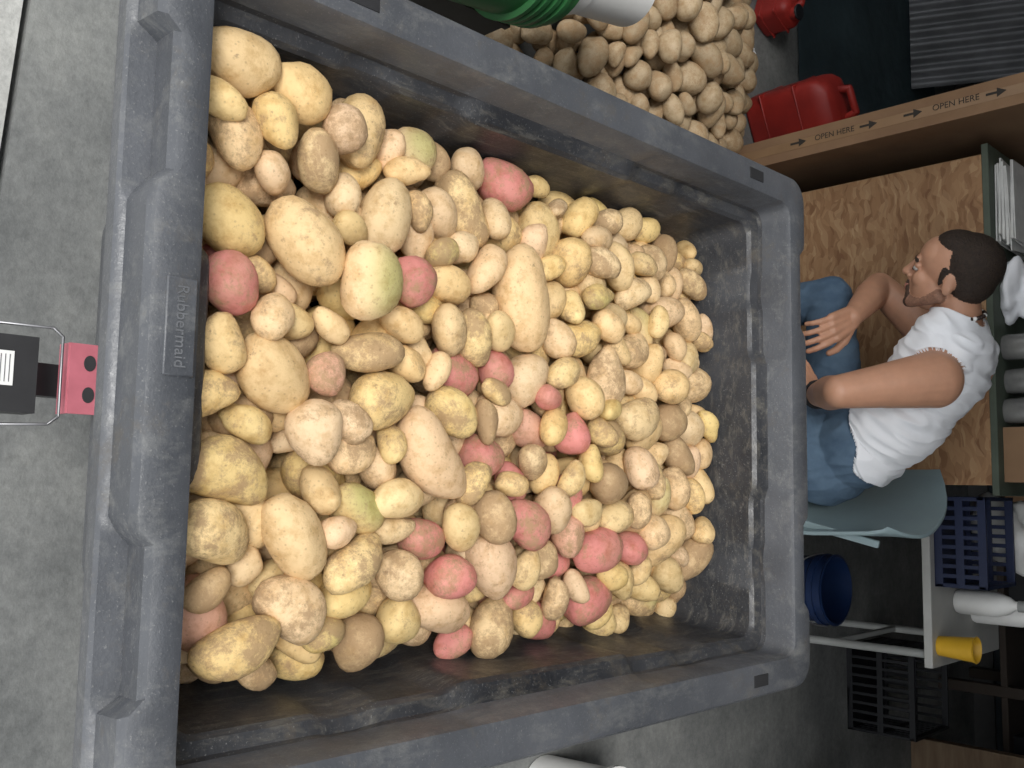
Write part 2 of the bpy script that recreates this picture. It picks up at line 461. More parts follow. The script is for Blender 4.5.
def smooth_np(t): t = np.clip(t, 0, 1); return t * t * (3 - 2 * t)
def target(x, y):
    cx = np.clip(1 - np.abs((x + .14) / .45) ** 3.6, 0, 1)
    z = .758 + .09 * cx
    z = z + .03 * smooth_np((1.05 - y) / .4) - .055 * smooth_np((y - 1.3) / .45)
    z = z + .045 * smooth_np((-.35 - x) / .15) * smooth_np((1.0 - y) / .3)
    z = z - .03 * smooth_np((x - .05) / .25)
    return z + 0 * x * y
heroes = [(-.304, 1.137, .160, .095, 8, 'tan'), (-.30, .70, .125, .09, 45, 'tan'), (-.038, .943, .15, .085, 43, 'tan'),
          (-.133, .664, .12, .082, 50, 'tan'), (-.118, .84, .115, .074, 105, 'tan'), (-.50, 1.12, .115, .078, 63, 'red'),
          (-.238, .60, .080, .066, 30, 'red'), (-.285, .888, .078, .075, 0, 'red'), (-.169, 1.009, .088, .066, 60, 'red'),
          (-.18, 1.095, .07, .058, 0, 'red'), (.083, .957, .085, .066, 80, 'red'), (-.045, 1.07, .08, .066, 90, 'red'),
          (.0, 1.145, .08, .06, 20, 'red'), (-.09, 1.27, .078, .065, 0, 'red'), (.015, 1.275, .075, .062, 0, 'red'),
          (.112, 1.357, .115, .072, 100, 'red'), (.20, 1.374, .11, .078, 95, 'red'), (.23, 1.27, .085, .065, 60, 'red'),
          (.158, .60, .095, .070, 20, 'pink'), (.06, 1.16, .09, .066, 45, 'red'), (.08, 1.27, .07, .06, 0, 'pink'),
          (-.267, .78, .10, .080, 0, 'green'), (.034, .815, .08, .062, 60, 'green'), (.22, 1.588, .09, .07, 80, 'green'),
          (.13, 1.10, .105, .078, 20, 'tan'), (.19, 1.02, .13, .075, 75, 'tan'), (-.436, 1.216, .12, .074, 5, 'tan'),
          (-.43, 1.026, .12, .075, 30, 'tan'), (-.377, .848, .118, .072, 165, 'tan'), (-.495, .92, .09, .075, 0, 'green'),
          (-.52, .68, .095, .072, 60, 'tan'), (-.50, .80, .110, .074, 170, 'tan'), (.072, .711, .118, .074, 35, 'tan'),
          (.158, .71, .11, .078, 60, 'tan'), (.22, .861, .09, .075, 0, 'brown'), (.20, .63, .11, .070, 110, 'tan'),
          (-.01, .60, .11, .075, 80, 'tan'), (-.32, .60, .10, .075, 60, 'tan'), (-.52, .59, .10, .07, 80, 'tan'), (-.43, .60, .09, .07, 20, 'tan'),
          (-.09, 1.19, .09, .06, 70, 'pink'), (-.14, .74, .06, .055, 0, 'pink'), (-.06, .72, .09, .075, 0, 'tan')]
def size_cart(g, yy):
    L = float(np.clip(g.lognormal(math.log(.085), .18), .060, .120))
    W = L * g.uniform(.62, .86); W = min(W, .074)
    return np.array([L / 2, W / 2, W * g.uniform(.43, .49)])
def size_gap(g, yy):
    L = g.uniform(.050, .062); W = L * g.uniform(.7, .85)
    return np.array([L / 2, W / 2, W * .47])
def pal(g, x, y):
    d = math.hypot((x - .08) / .22, (y - 1.2) / .22)
    if g.random() < .16 * math.exp(-d * d) + .008: return 'red'
    if g.random() < .05: return 'brown'
    return 'tan'
pl = pack((X0 + .111, X1 - .111, Y0 + .083, Y1 - .111), target, .17, size_cart, heroes, 21, top=.010, stop=120, gapfn=size_gap)
potato_mesh('potato_heap', pl, ICO3, 3, m_pot, pal)
def target2(x, y):
    d = np.sqrt(((x + 1.5) / .72) ** 2 + ((y - 2.25) / .88) ** 2)
    return .03 + .38 * np.clip(1 - d ** 2, 0, 1)
def size2(g, yy):
    L = g.uniform(.075, .13); W = L * g.uniform(.6, .8)
    return np.array([L / 2, W / 2, W / 2])
pl2 = pack((-2.32, -.74, 1.3, 3.2), target2, .12, size2, [], 9, under=.5, stop=40)
pl2 = [p for p in pl2 if ((p[0] + 1.5) / .74) ** 2 + ((p[1] - 2.25) / .90) ** 2 < 1 and p[2] - p[3][2] > 0.0]
potato_mesh('floor_potato_mound', pl2, ico(3), 4, m_pot, lambda g, x, y: 'russet')

# ------------------------------------------------------------------ man
def skinmat(name, c):
    m, nt, b = nt_new(name); b.inputs['Roughness'].default_value = .5
    b.inputs['Subsurface Weight'].default_value = .08; b.inputs['Subsurface Radius'].default_value = (.02, .008, .005)
    f = noise(nt, 25, 5); nt.links.new(ramp(nt, f, [(.3, tuple(k * .86 for k in c)), (.7, c)]), b.inputs['Base Color'])
    bump(nt, b, noise(nt, 300, 3), .1, .002); return m
m_skin = skinmat('skin', (.50, .265, .168))
m_lip = skinmat('lips', (.42, .17, .13))
m_shirt = pmat('white_cotton', (.86, .87, .90), (.80, .82, .86), 4, .9, .3, 9, bdist=.03)
m_jean = pmat('denim', (.105, .165, .235), (.055, .095, .15), 9, .9, .3, 14, bdist=.02)
m_hair = pmat('dark_hair', (.035, .022, .014), (.018, .011, .008), 120, .7, .8, 220, bdist=.006)
m_stub = pmat('stubble', (.08, .045, .03), (.04, .022, .015), 150, .8, .4, 220, bdist=.004)
m_jaw = pmat('light_stubble', (.30, .16, .105), (.20, .105, .07), 150, .7, .2, 220, bdist=.003)
m_shoe = pmat('leather', (.05, .035, .025), None, 20, .6)
V3 = lambda *a: np.array(a, float)
prims = []
def cap(p0, r0, p1, r1, lab): prims.append(('c', V3(*p0), r0, V3(*p1), r1, lab))
def elp(c, axes, rad, lab): prims.append(('e', V3(*c), np.array(axes, float), V3(*rad), lab))
SK, SH, JE, HA, SO, LI, ST, JW = 0, 1, 2, 3, 4, 5, 6, 7
I3 = np.eye(3)
def frame(e1, e2=(0, 1, 0)):
    e1 = V3(*e1); e1 /= np.linalg.norm(e1); e2 = V3(*e2); e2 -= e1 * e1.dot(e2); e2 /= np.linalg.norm(e2)
    return np.array([e1, e2, np.cross(e1, e2)])
elp((-.330, 2.66, .925), frame((-.848, 0, .53)), (.155, .155, .112), SH)
elp((-.405, 2.66, .955), frame((-.9, 0, .4)), (.095, .130, .085), SH)
cap((-.38, 2.61, .985), .060, (-.345, 2.580, .975), .058, SH)
cap((-.38, 2.73, .975), .064, (-.36, 2.76, .965), .060, SH)
elp((-.20, 2.66, .805), frame((-.6, 0, .8)), (.165, .150, .112), SH)
elp((-.135, 2.66, .69), frame((-.2, 0, 1)), (.13, .160, .120), SH)
elp((-.11, 2.66, .60), I3, (.145, .178, .118), JE)
cap((-.12, 2.575, .58), .092, (-.49, 2.39, .515), .062, JE); cap((-.49, 2.39, .515), .062, (-.47, 2.40, .11), .05, JE)
cap((-.12, 2.75, .58), .092, (-.58, 2.74, .575), .066, JE); cap((-.58, 2.74, .575), .066, (-.55, 2.75, .11), .05, JE)
elp((-.50, 2.395, .33), I3, (.055, .06, .15), JE); elp((-.55, 2.75, .33), I3, (.055, .06, .15), JE)
for (x, y) in ((-.47, 2.40), (-.55, 2.75)):
    cap((x + .01, y, .06), .045, (x - .06, y, .05), .045, SO); cap((x - .06, y, .045), .043, (x - .17, y, .038), .036, SO)
N0 = V3(-.43, 2.655, .975)
Hc = V3(-.572, 2.60, .987)
Uh = V3(-.80, -.26, .48); Uh /= np.linalg.norm(Uh)
Fh = V3(-.46, -.27, -.84); Fh -= Uh * Uh.dot(Fh); Fh /= np.linalg.norm(Fh)
Sh = np.cross(Uh, Fh)
HF = np.array([Fh, Sh, Uh])
def hp(f, s, u): return Hc + Fh * f + Sh * s + Uh * u
cap(N0, .064, hp(-.035, 0, -.055), .054, SK)
cap(N0 + V3(.05, 0, -.03), .075, N0 + V3(.01, 0, -.005), .066, SH)
elp(hp(-.005, 0, .028), HF, (.095, .073, .085), SK)
elp(hp(.045, 0, .035), HF, (.050, .060, .055), SK)
elp(hp(.035, 0, -.035), HF, (.058, .057, .075), SK)
cap(hp(.005, .048, -.052), .019, hp(.068, .018, -.098), .017, JW)
cap(hp(.005, -.048, -.052), .019, hp(.068, -.018, -.098), .017, JW)
cap(hp(.075, .012, -.102), .0165, hp(.075, -.012, -.102), .0165, ST)
cap(hp(.084, .03, .020), .011, hp(.084, -.03, .020), .011, SK)
cap(hp(.089, .045, .016), .005, hp(.097, .016, .019), .0045, HA)
cap(hp(.089, -.045, .016), .005, hp(.097, -.016, .019), .0045, HA)
cap(hp(.090, 0, .010), .009, hp(.112, 0, -.030), .011, SK)
cap(hp(.098, .012, -.035), .008, hp(.098, -.012, -.035), .008, SK)
for s in (-1, 1):
    elp(hp(.062, s * .036, -.028), HF, (.024, .020, .024), SK)
    elp(hp(.083, s * .031, .002), HF, (.010, .014, .008), SK)
    elp(hp(-.012, s * .074, -.010), frame(Fh * .9 + Sh * s * .3, Uh), (.016, .030, .007), SK)
    elp(hp(-.016, s * .072, -.022), HF, (.008, .010, .012), SK)
    cap(hp(.012, s * .069, -.016), .005, hp(.008, s * .069, .02), .010, HA)
    cap(hp(.090, s * .022, -.062), .004, hp(.084, s * .021, -.09), .006, ST)
cap(hp(.096, .015, -.052), .0048, hp(.096, -.015, -.052), .0048, ST)
cap(hp(.096, .016, -.062), .0055, hp(.096, -.016, -.062), .0055, LI)
cap(hp(.094, .013, -.070), .006, hp(.094, -.013, -.070), .006, LI)
elp(hp(-.032, 0, .040), HF, (.084, .080, .083), HA)
elp(hp(-.048, 0, .005), HF, (.062, .073, .065), HA)
elp(hp(.000, 0, .074), HF, (.068, .062, .045), HA)
def arm(S_, E_, W_):
    S_, E_, W_ = V3(*S_), V3(*E_), V3(*W_)
    cap(S_, .074, S_ * .5 + E_ * .5, .057, SK); cap(S_ * .5 + E_ * .5, .057, E_, .042, SK)
    m = E_ * .68 + W_ * .32; cap(E_, .042, m, .045, SK); cap(m, .045, W_, .028, SK)
def hand(W, d, nrm, curls, side, L=1.0):
    W = V3(*W); d = V3(*d); d /= np.linalg.norm(d); nrm = V3(*nrm); nrm -= d * nrm.dot(d); nrm /= np.linalg.norm(nrm)
    s = np.cross(nrm, d) * side
    offs = [.030, .010, -.010, -.029]; lens = [(.042, .026, .021), (.047, .029, .022), (.043, .027, .021), (.034, .021, .019)]
    for k in range(4):
        base = W + d * (.088 - .004 * abs(k - 1)) * L + s * offs[k]
        cap(W + s * offs[k] * .6 + d * .005, .017, base, .0125, SK)
        p = base; ang = 0; r = .0098 - .0004 * k
        for q in range(3):
            ang += curls[q] * (1 + .12 * k)
            dd = (d * math.cos(ang) + nrm * math.sin(ang)) + s * (offs[k] * 2.2)
            dd /= np.linalg.norm(dd)
            p2 = p + dd * lens[k][q] * L; cap(p, r, p2, r * .93, SK); p = p2; r *= .93
    t0 = W + d * .02 + s * .022; t1 = t0 + (d * .7 + s * .72 + nrm * .25) * .042; t2 = t1 + (d * .93 + s * .35 + nrm * .25) * .032; t3 = t2 + (d * .98 + nrm * .25) * .026
    cap(t0, .016, t1, .013, SK); cap(t1, .0115, t2, .0105, SK); cap(t2, .0105, t3, .0088, SK)
EL, WL = (-.25, 2.30, .815), (-.262, 2.450, .672)
arm((-.290, 2.515, .962), EL, WL)
hand(WL, (-1, -.22, -.42), (0, 0, -1), (.06, .2, .2), 1)
ER, WR = (-.61, 2.80, .70), (-.485, 2.575, .722)
arm((-.355, 2.815, .935), ER, WR)
hand(WR, (.45, -.87, -.22), (0.1, 0.0, -1), (.28, .45, .35), -1)
def prim_mesh():
    v0, f0 = ICO4; V = []; F = []; o = 0
    for p in prims:
        if p[0] == 'c':
            d = p[3] - p[1]; L = np.linalg.norm(d); d = d / max(L, 1e-9)
            t = (v0 @ d) > 0
            v = np.where(t[:, None], v0 * p[4] + p[3], v0 * p[2] + p[1])
        else:
            v = (v0 * p[3]) @ p[2] + p[1]
        F.append(f0 + o); V.append(v); o += len(v)
    return np.vstack(V), np.vstack(F)
Vb, Fb = prim_mesh()
me = bpy.data.meshes.new('man_tmp'); me.from_pydata(Vb.tolist(), [], Fb.tolist()); me.update()
bm = bmesh.new(); bm.from_mesh(me); bmesh.ops.recalc_face_normals(bm, faces=bm.faces); bm.to_mesh(me); bm.free()
tmp = bpy.data.objects.new('man_tmp', me); COL.objects.link(tmp)
rm = tmp.modifiers.new('r', 'REMESH'); rm.mode = 'VOXEL'; rm.voxel_size = .0033
sm = tmp.modifiers.new('s', 'SMOOTH'); sm.factor = .5; sm.iterations = 4
dg = bpy.context.evaluated_depsgraph_get(); dg.update()
mm = bpy.data.meshes.new_from_object(tmp.evaluated_get(dg)); mm.name = 'man'
bpy.data.objects.remove(tmp)
def label(cen):
    best = np.full(len(cen), 1e9); lab = np.zeros(len(cen), int)
    for p in prims:
        if p[0] == 'c':
            d = p[3] - p[1]; L2 = max(d.dot(d), 1e-12)
            h = np.clip(((cen - p[1]) @ d) / L2, 0, 1)
            D = np.linalg.norm(cen - (p[1] + h[:, None] * d), axis=1) - (p[2] + (p[4] - p[2]) * h)
        else:
            q = ((cen - p[1]) @ p[2].T) / p[3]; k = np.linalg.norm(q, axis=1)
            g_ = np.linalg.norm(q / p[3], axis=1); D = k * (k - 1) / np.maximum(g_, 1e-6)
        m_ = D < best; best[m_] = D[m_]; lab[m_] = p[-1]
    hem = .742 + .010 * np.sin(cen[:, 0] * 40 + cen[:, 1] * 25)
    lab[(lab == SH) & (cen[:, 2] < hem)] = JE
    return lab
nf = len(mm.polygons); cen = np.zeros(nf * 3); mm.polygons.foreach_get('center', cen); cen = cen.reshape(-1, 3)
lab = label(cen)
nvv = len(mm.vertices); co = np.zeros(nvv * 3); mm.vertices.foreach_get('co', co); co = co.reshape(-1, 3)
nr_ = np.zeros(nvv * 3); mm.vertices.foreach_get('normal', nr_); nr_ = nr_.reshape(-1, 3)
vl = label(co)
for i in np.nonzero((vl == SH) | (vl == JE))[0]:
    p = co[i]
    if vl[i] == SH:
        a = mnoise.noise(Vector((p[0] * 9 + p[2] * 9, p[1] * 9, (p[2] - p[0]) * 26)))
        b_ = mnoise.noise(Vector((p[0] * 22, p[1] * 18 + 5, p[2] * 22)))
        dsp = .004 + .014 * (.5 - abs(a)) + .003 * b_
        if p[2] < .80: dsp += .006 * (1 - (p[2] - .742) / .06) * (p[2] > .742)
    else:
        a = mnoise.noise(Vector((p[0] * 30, p[1] * 12, p[2] * 10 + 3)))
        dsp = .010 * (.4 - abs(a))
    co[i] += nr_[i] * dsp
mm.vertices.foreach_set('co', co.ravel()); mm.update()
for m_ in (m_skin, m_shirt, m_jean, m_hair, m_shoe, m_lip, m_stub, m_jaw): mm.materials.append(m_)
mm.polygons.foreach_set('material_index', lab); mm.polygons.foreach_set('use_smooth', np.ones(nf, bool))
man = bpy.data.objects.new('man', mm); COL.objects.link(man)
ey = MB()
for s in (-1, 1):
    ey.ell(hp(.0855, s * .031, -.006), (.008, .008, .008), 0, n=16)
    ey.ell(hp(.0905, s * .031, -.010), (.0042, .0042, .0042), 1, n=12)
m_eye = pmat('eye_white', (.5, .48, .45), None, 5, .3); m_iris = pmat('iris', (.03, .02, .015), None, 5, .3)
ey.build('eyes', [m_eye, m_iris], parent=man)
nk = MB(); na = hp(-.035, 0, -.055) - N0; na /= np.linalg.norm(na)
fr = frame(na, (0, 1, 0)); c0 = N0 + na * .046
for k in range(36):
    t = 2 * math.pi * k / 36; pnt = c0 + (fr[1] * math.cos(t) + fr[2] * math.sin(t)) * .0655
    nk.ell(pnt, (.0062, .0062, .0062), 0 if k % 4 else 1, n=10)
m_bead = pmat('dark_beads', (.03, .016, .012), None, 20, .4)
nk.build('necklace', [m_bead, m_white], parent=man)
br = MB(); wv = V3(*WL) - V3(*EL); wv /= np.linalg.norm(wv)
br.torus(V3(*WL) - wv * .02, .033, .006, wv, 0, 28, 8)
br.torus(V3(*WL) - wv * .034, .035, .004, wv, 0, 28, 8)
br.build('bracelet', [m_rub], parent=man)

# ------------------------------------------------------------------ chair
m_teal = pmat('grey_blue_plastic', (.25, .33, .35), (.22, .29, .31), 5, .45)
cb = MB(); yaw = math.radians(24)
bd = Vector((math.cos(yaw), math.sin(yaw), 0)); sd = Vector((math.sin(yaw), -math.cos(yaw), 0))
cc = Vector((-.13, 2.655, 0))
profile = [(-.24, .445), (-.20, .462), (-.10, .464), (.02, .458), (.10, .455), (.145, .475), (.172, .53), (.188, .62), (.20, .70), (.212, .78), (.222, .845), (.232, .872)]
rows = []
for k, (pf, pz) in enumerate(profile):
    row = []
    back = max(0, (k - 5) / 6)
    for i in range(13):
        t = (i - 6) / 6; w = .225 - .03 * back * back
        curl = .085 * back * abs(t) ** 2.4
        zz = pz + (0 if back > 0 else .02 * abs(t) ** 4) - (.045 * abs(t) ** 3 if k == len(profile) - 1 else .03 * abs(t) ** 4 * (back > .8))
        row.append(cc + bd * (pf - curl) + sd * (t * w) + Vector((0, 0, zz)))
    rows.append(row)
vs = []; fs = []; nr = len(rows)
for off in (0, 1):
    for k, row in enumerate(rows):
        for p in row:
            bk = min(1, max(0, (k - 4) / 3))
            vs.append(p + (bd * .012 * bk + Vector((0, 0, -.012 * (1 - bk)))) * off)
W_ = 13; T_ = nr * W_
for k in range(nr - 1):
    for i in range(W_ - 1):
        a = k * W_ + i; fs.append((a, a + 1, a + W_ + 1, a + W_)); fs.append((T_ + a, T_ + a + W_, T_ + a + W_ + 1, T_ + a + 1))
for i in range(W_ - 1):
    fs.append((i, T_ + i, T_ + i + 1, i + 1)); a = (nr - 1) * W_ + i; fs.append((a, a + 1, T_ + a + 1, T_ + a))
for k in range(nr - 1):
    a = k * W_; fs.append((a, a + W_, T_ + a + W_, T_ + a)); a += W_ - 1; fs.append((a, T_ + a, T_ + a + W_, a + W_))
cb.add(vs, fs, 0, True)
for s in (-1, 1):
    f0 = cc + bd * -.17 + sd * (s * .18); f1 = cc + bd * -.23 + sd * (s * .22)
    cb.cyl(f0 + Vector((0, 0, .455)), f1, .017, .014, 0)
    r0 = cc + bd * .12 + sd * (s * .18); r1 = cc + bd * .23 + sd * (s * .22)
    cb.cyl(r0 + Vector((0, 0, .455)), r1, .017, .014, 0)
    cb.bar(f0 + Vector((0, 0, .44)), r0 + Vector((0, 0, .44)), .02, .03, 0)
    cb.bar(r0 + Vector((0, 0, .44)), cc + bd * .215 + sd * (s * .170) + Vector((0, 0, .78)), .02, .014, 0)
cb.build('chair', [m_teal], .003)

# ------------------------------------------------------------------ workbench
def osb():
    m, nt, b = nt_new('osb_board'); b.inputs['Roughness'].default_value = .75
    tc = nt.nodes.new('ShaderNodeTexCoord')
    n1 = nt.nodes.new('ShaderNodeTexNoise'); n1.inputs['Scale'].default_value = 9
    nt.links.new(tc.outputs['Object'], n1.inputs['Vector'])
    mxv = nt.nodes.new('ShaderNodeMix'); mxv.data_type = 'RGBA'; mxv.inputs[0].default_value = .08
    nt.links.new(tc.outputs['Object'], mxv.inputs[6]); nt.links.new(n1.outputs['Color'], mxv.inputs[7])
    cs_ = []
    for rot, sc in ((.5, (24, 24, 70)), (1.7, (26, 24, 80))):
        mp = nt.nodes.new('ShaderNodeMapping'); mp.inputs['Scale'].default_value = sc; mp.inputs['Rotation'].default_value = (0, rot, 0)
        nt.links.new(mxv.outputs[2], mp.inputs[0])
        vo = nt.nodes.new('ShaderNodeTexVoronoi'); vo.inputs['Scale'].default_value = 1
        nt.links.new(mp.outputs[0], vo.inputs['Vector'])
        sx = nt.nodes.new('ShaderNodeSeparateColor'); nt.links.new(vo.outputs['Color'], sx.inputs[0])
        cs_.append(ramp(nt, sx.outputs[0], [(0, (.17, .08, .035)), (.35, (.27, .145, .068)), (.8, (.34, .20, .10)), (1, (.43, .28, .15))]))
    mx = nt.nodes.new('ShaderNodeMix'); mx.data_type = 'RGBA'; mx.inputs[0].default_value = .5
    nt.links.new(cs_[0], mx.inputs[6]); nt.links.new(cs_[1], mx.inputs[7])
    nt.links.new(mx.outputs[2], b.inputs['Base Color']); bump(nt, b, vo.outputs['Distance'], .2, .003); return m
m_osb = osb()
m_green = pmat('green_paint', (.08, .10, .075), None, 10, .6)
m_wood = pmat('pine_wood', (.20, .14, .085), (.14, .09, .055), 6, .7, stretch=(1, 8, 8))
wb = MB()
wb.box((-.525, 3.03, .4625), (.99, .018, .925), 0)
wb.box((-.525, 3.33, .935), (1.05, .62, .02), 1)
for x in (-.97, -.08):
    wb.box((x, 3.085, .4625), (.08, .08, .925), 2); wb.box((x, 3.6, .4625), (.08, .08, .925), 2)
wb.build('workbench', [m_osb, m_green, m_wood], .002)
ZB = .9465
m_paper = pmat('paper', (.62, .62, .60), (.48, .48, .47), 14, .8)
ps = MB(); zz = ZB
for k in range(9):
    a = random.uniform(-.12, .12); R = Matrix.Rotation(a, 3, 'Z')
    t = random.uniform(.004, .009); ps.box((-.87 + random.uniform(-.01, .01), 3.22 + random.uniform(-.01, .01), zz + t / 2), (.24, .30, t - .0008), 0, R); zz += t
ps.build('paper_stack', [m_paper])
def cloth_lump(name, c, rad, mat, seed, zb):
    g = np.random.default_rng(seed); v, f = ICO4; d = np.zeros(len(v))
    for fr_, am in ((3, .12), (6, .09), (11, .05)):
        for _ in range(3):
            w = g.normal(0, 1, 3); w *= fr_ / np.linalg.norm(w); d += am * np.sin(v @ w + g.uniform(0, 6))
    p = v * (1 + d)[:, None] * np.array(rad) + np.array(c); p[:, 2] = np.maximum(p[:, 2], zb)
    b = MB(); b.add(p.tolist(), f.tolist(), 0, True); return b.build(name, [mat], sharp=80)
cloth_lump('white_rag', (-.61, 3.15, .97), (.085, .08, .05), m_shirt, 3, ZB)
m_glass = pmat('jar_glass', (.20, .20, .19), (.12, .12, .12), 10, .2)
m_lid = pmat('jar_lid', (.35, .30, .2), None, 10, .4, metal=.6)
for i, (x, y) in enumerate(((-.44, 3.10), (-.34, 3.12), (-.25, 3.10))):
    j = MB(); j.lathe([(.0001, 0), (.036, 0), (.038, .01), (.038, .08), (.03, .095), (.03, .10)], (x, y, ZB), n=28, mat=0)
    j.lathe([(.033, .098), (.033, .115), (.0001, .116)], (x, y, ZB), n=28, mat=1)
    j.build('glass_jar', [m_glass, m_lid])
m_card = pmat('cardboard', (.24, .145, .08), (.19, .11, .06), 4, .85)
m_ink = pmat('black_ink', (.03, .025, .02), None, 10, .8)
sb = MB(); sb.box((-.12, 3.15, ZB + .05), (.16, .18, .10), 0); sb.box((-.12, 3.15, ZB + .1005), (.012, .18, .001), 1)
sb.build('small_box', [m_card, m_paper], .002)
m_ttop = pmat('laminate', (.42, .42, .40), None, 5, .5)
m_leg = pmat('painted_steel', (.30, .31, .30), None, 5, .5)
ta = MB()
ta.box((.265, 3.30, .728), (.50, .56, .026), 0)
for x in (.05, .48):
    for y in (3.06, 3.54): ta.cyl((x, y, 0), (x, y, .716), .013, mat=1)
ta.bar((.05, 3.06, .55), (.05, 3.54, .55), .018, .018, 1); ta.bar((.48, 3.06, .40), (.48, 3.54, .40), .018, .018, 1)
ta.build('side_table', [m_ttop, m_leg], .003)
def crate(name, c, size, mat, z0, nb=9):
    b = MB(); x, y = c; w, d, h = size
    b.box((x, y, z0 + .006), (w, d, .012), 0)
    for zz_ in (z0 + .012, z0 + h * .5, z0 + h - .01):
        hh = .024
        for s in (-1, 1):
            b.box((x, y + s * (d / 2 - .005), zz_), (w, .010, hh), 0); b.box((x + s * (w / 2 - .005), y, zz_), (.010, d, hh), 0)
    for k in range(nb + 1):
        t = -1 + 2 * k / nb
        for s in (-1, 1):
            b.box((x + t * (w / 2 - .006), y + s * (d / 2 - .005), z0 + h / 2), (.012, .009, h - .005), 0)
            b.box((x + s * (w / 2 - .005), y + t * (d / 2 - .006), z0 + h / 2), (.009, .012, h - .005), 0)
    return b.build(name, [mat], .001)
m_navy = pmat('navy_plastic', (.014, .022, .06), None, 6, .45)
m_black = pmat('black_plastic', (.012, .013, .016), None, 6, .5)
crate('plastic_crate', (.14, 3.17), (.27, .24, .15), m_navy, .742)
m_yel = pmat('yellow_plastic', (.72, .42, .03), None, 6, .4)
cu = MB(); cu.lathe([(.0001, .004), (.028, .004), (.029, 0), (.037, .105), (.040, .108), (.037, .11), (.034, .105), (.028, .008), (.0001, .008)], (.452, 3.07, .742), n=32, mat=0)
cu.build('plastic_cup', [m_yel])
cloth_lump('plastic_bag', (.12, 3.42, .84), (.11, .08, .12), m_white, 6, .742)
for i, (x, y, hgt) in enumerate(((.33, 3.22, .20), (.37, 3.36, .24))):
    b = MB(); b.lathe([(.0001, 0), (.034, 0), (.038, .01), (.038, hgt * .6), (.025, hgt * .78), (.014, hgt * .85), (.014, hgt), (.0001, hgt)], (x, y, .742), n=28, mat=0)
    b.lathe([(.017, hgt * .9), (.017, hgt + .012), (.0001, hgt + .013)], (x, y, .742), n=20, mat=1)
    b.build('squeeze_bottle', [m_white, m_leg])
m_blue = pmat('blue_plastic', (.010, .026, .085), None, 6, .4)
bk = MB(); bx, by = .33, 3.22
bk.lathe([(.0001, .005), (.10, .005), (.103, 0), (.113, .28), (.122, .29), (.122, .31), (.117, .31), (.117, .335), (.121, .34), (.112, .342), (.108, .28), (.095, .015), (.0001, .015)], (bx, by, 0), n=40, mat=0)
bk.tube([(bx + .124 * math.cos(t), by - .11 * math.sin(t) - .01, .31 - .09 * math.sin(t)) for t in np.linspace(0, math.pi, 14)], .003, 1)
bk.build('bucket', [m_blue, m_steel])
cbx = MB(); cbx.box((-1.145, 3.26, 1.0), (.09, .72, 2.0), 0)
cbx.box((-1.145, 2.8993, 1.0), (.03, .001, 1.98), 2)
tallbox = cbx.build('tall_cardboard_box', [m_card, m_ink, pmat('packing_tape', (.27, .165, .09), None, 5, .35)], .003)
for k, zt in enumerate((.52, .90, 1.28, 1.66)):
    Mt = Matrix.Translation((-1.15, 2.8978, zt)) @ Matrix(((0, -1, 0, 0), (0, 0, -1, 0), (1, 0, 0, 0), (0, 0, 0, 1)))
    text_mesh('OPEN HERE', 'printed_text_%d' % k, .026, Mt, m_ink, .0003, tallbox)
    for dz in (-.12, .12):
        b = MB(); x, z = -1.15, zt + dz
        b.add([(x - .014, 2.8982, z - .005), (x + .014, 2.8982, z - .005), (x, 2.8982, z + .022)], [(0, 1, 2)], 0, False)
        b.box((x, 2.8982, z - .02), (.007, .0006, .03), 0)
        b.build('arrow_%d_%d' % (k, 0 if dz < 0 else 1), [m_ink], parent=tallbox)
m_red = pmat('red_plastic', (.38, .03, .022), (.26, .022, .018), 6, .45)
def gascan(name, c, w, d, h, ang):
    R = Matrix.Rotation(ang, 3, 'Z'); c = Vector(c); b = MB()
    prof = [(.86, 0), (.97, .02), (1, .06), (1, .70), (.96, .78), (.80, .86), (.5, .90)]
    n = 32; vs = []; fs = []
    for s, z in prof:
        for i in range(n):
            t = 2 * math.pi * i / n
            x = math.copysign(abs(math.cos(t)) ** .4, math.cos(t)) * w / 2 * s; y = math.copysign(abs(math.sin(t)) ** .4, math.sin(t)) * d / 2 * s
            vs.append(c + R @ Vector((x, y, z * h)))
    for k in range(len(prof) - 1):
        for i in range(n):
            j = (i + 1) % n; fs.append((k * n + i, k * n + j, (k + 1) * n + j, (k + 1) * n + i))
    fs.append(tuple(range(n))[::-1]); fs.append(tuple((len(prof) - 1) * n + i for i in range(n)))
    b.add(vs, fs, 0, True)
    for zz_ in (.2, .56): b.box(c + Vector((0, 0, zz_ * h)), (w * 1.01, d * 1.01, .008), 0, R)
    b.tube([c + R @ Vector(q) for q in ((-w * .25, 0, h * .86), (-w * .22, 0, h * .99), (w * .12, 0, h * 1.0), (w * .18, 0, h * .86))], .014, 0)
    b.cyl(c + R @ Vector((w * .33, 0, h * .82)), c + R @ Vector((w * .38, 0, h * .98)), .026, .026, 0)
    b.cyl(c + R @ Vector((w * .38, 0, h * .97)), c + R @ Vector((w * .385, 0, h * 1.02)), .031, .031, 1)
    return b.build(name, [m_red, m_black], .004)
gascan('gas_can', (-1.42, 3.34, 0), .26, .20, .38, .5)
gascan('gas_can', (-1.90, 3.36, 0), .17, .13, .17, -.4)
cord = MB(); pts = [(-1.66 - .07 * math.cos(t) * (1 + .1 * t), 3.22 + .06 * math.sin(1.3 * t), .0065 + .004 * (k % 2)) for k, t in enumerate(np.linspace(0, 5.5, 40))]
cord.tube(pts, .005, 0, 8); cord.build('extension_cord', [m_white])
m_grn = pmat('green_plastic', (.03, .15, .045), None, 6, .4)
nb = MB(); p0 = Vector((-1.04, 1.03, .60)); ax = Vector((-.11, .66, 0)).normalized()
pr = [(.0001, 0), (.120, 0), (.123, .01), (.131, .30)]
z = .30
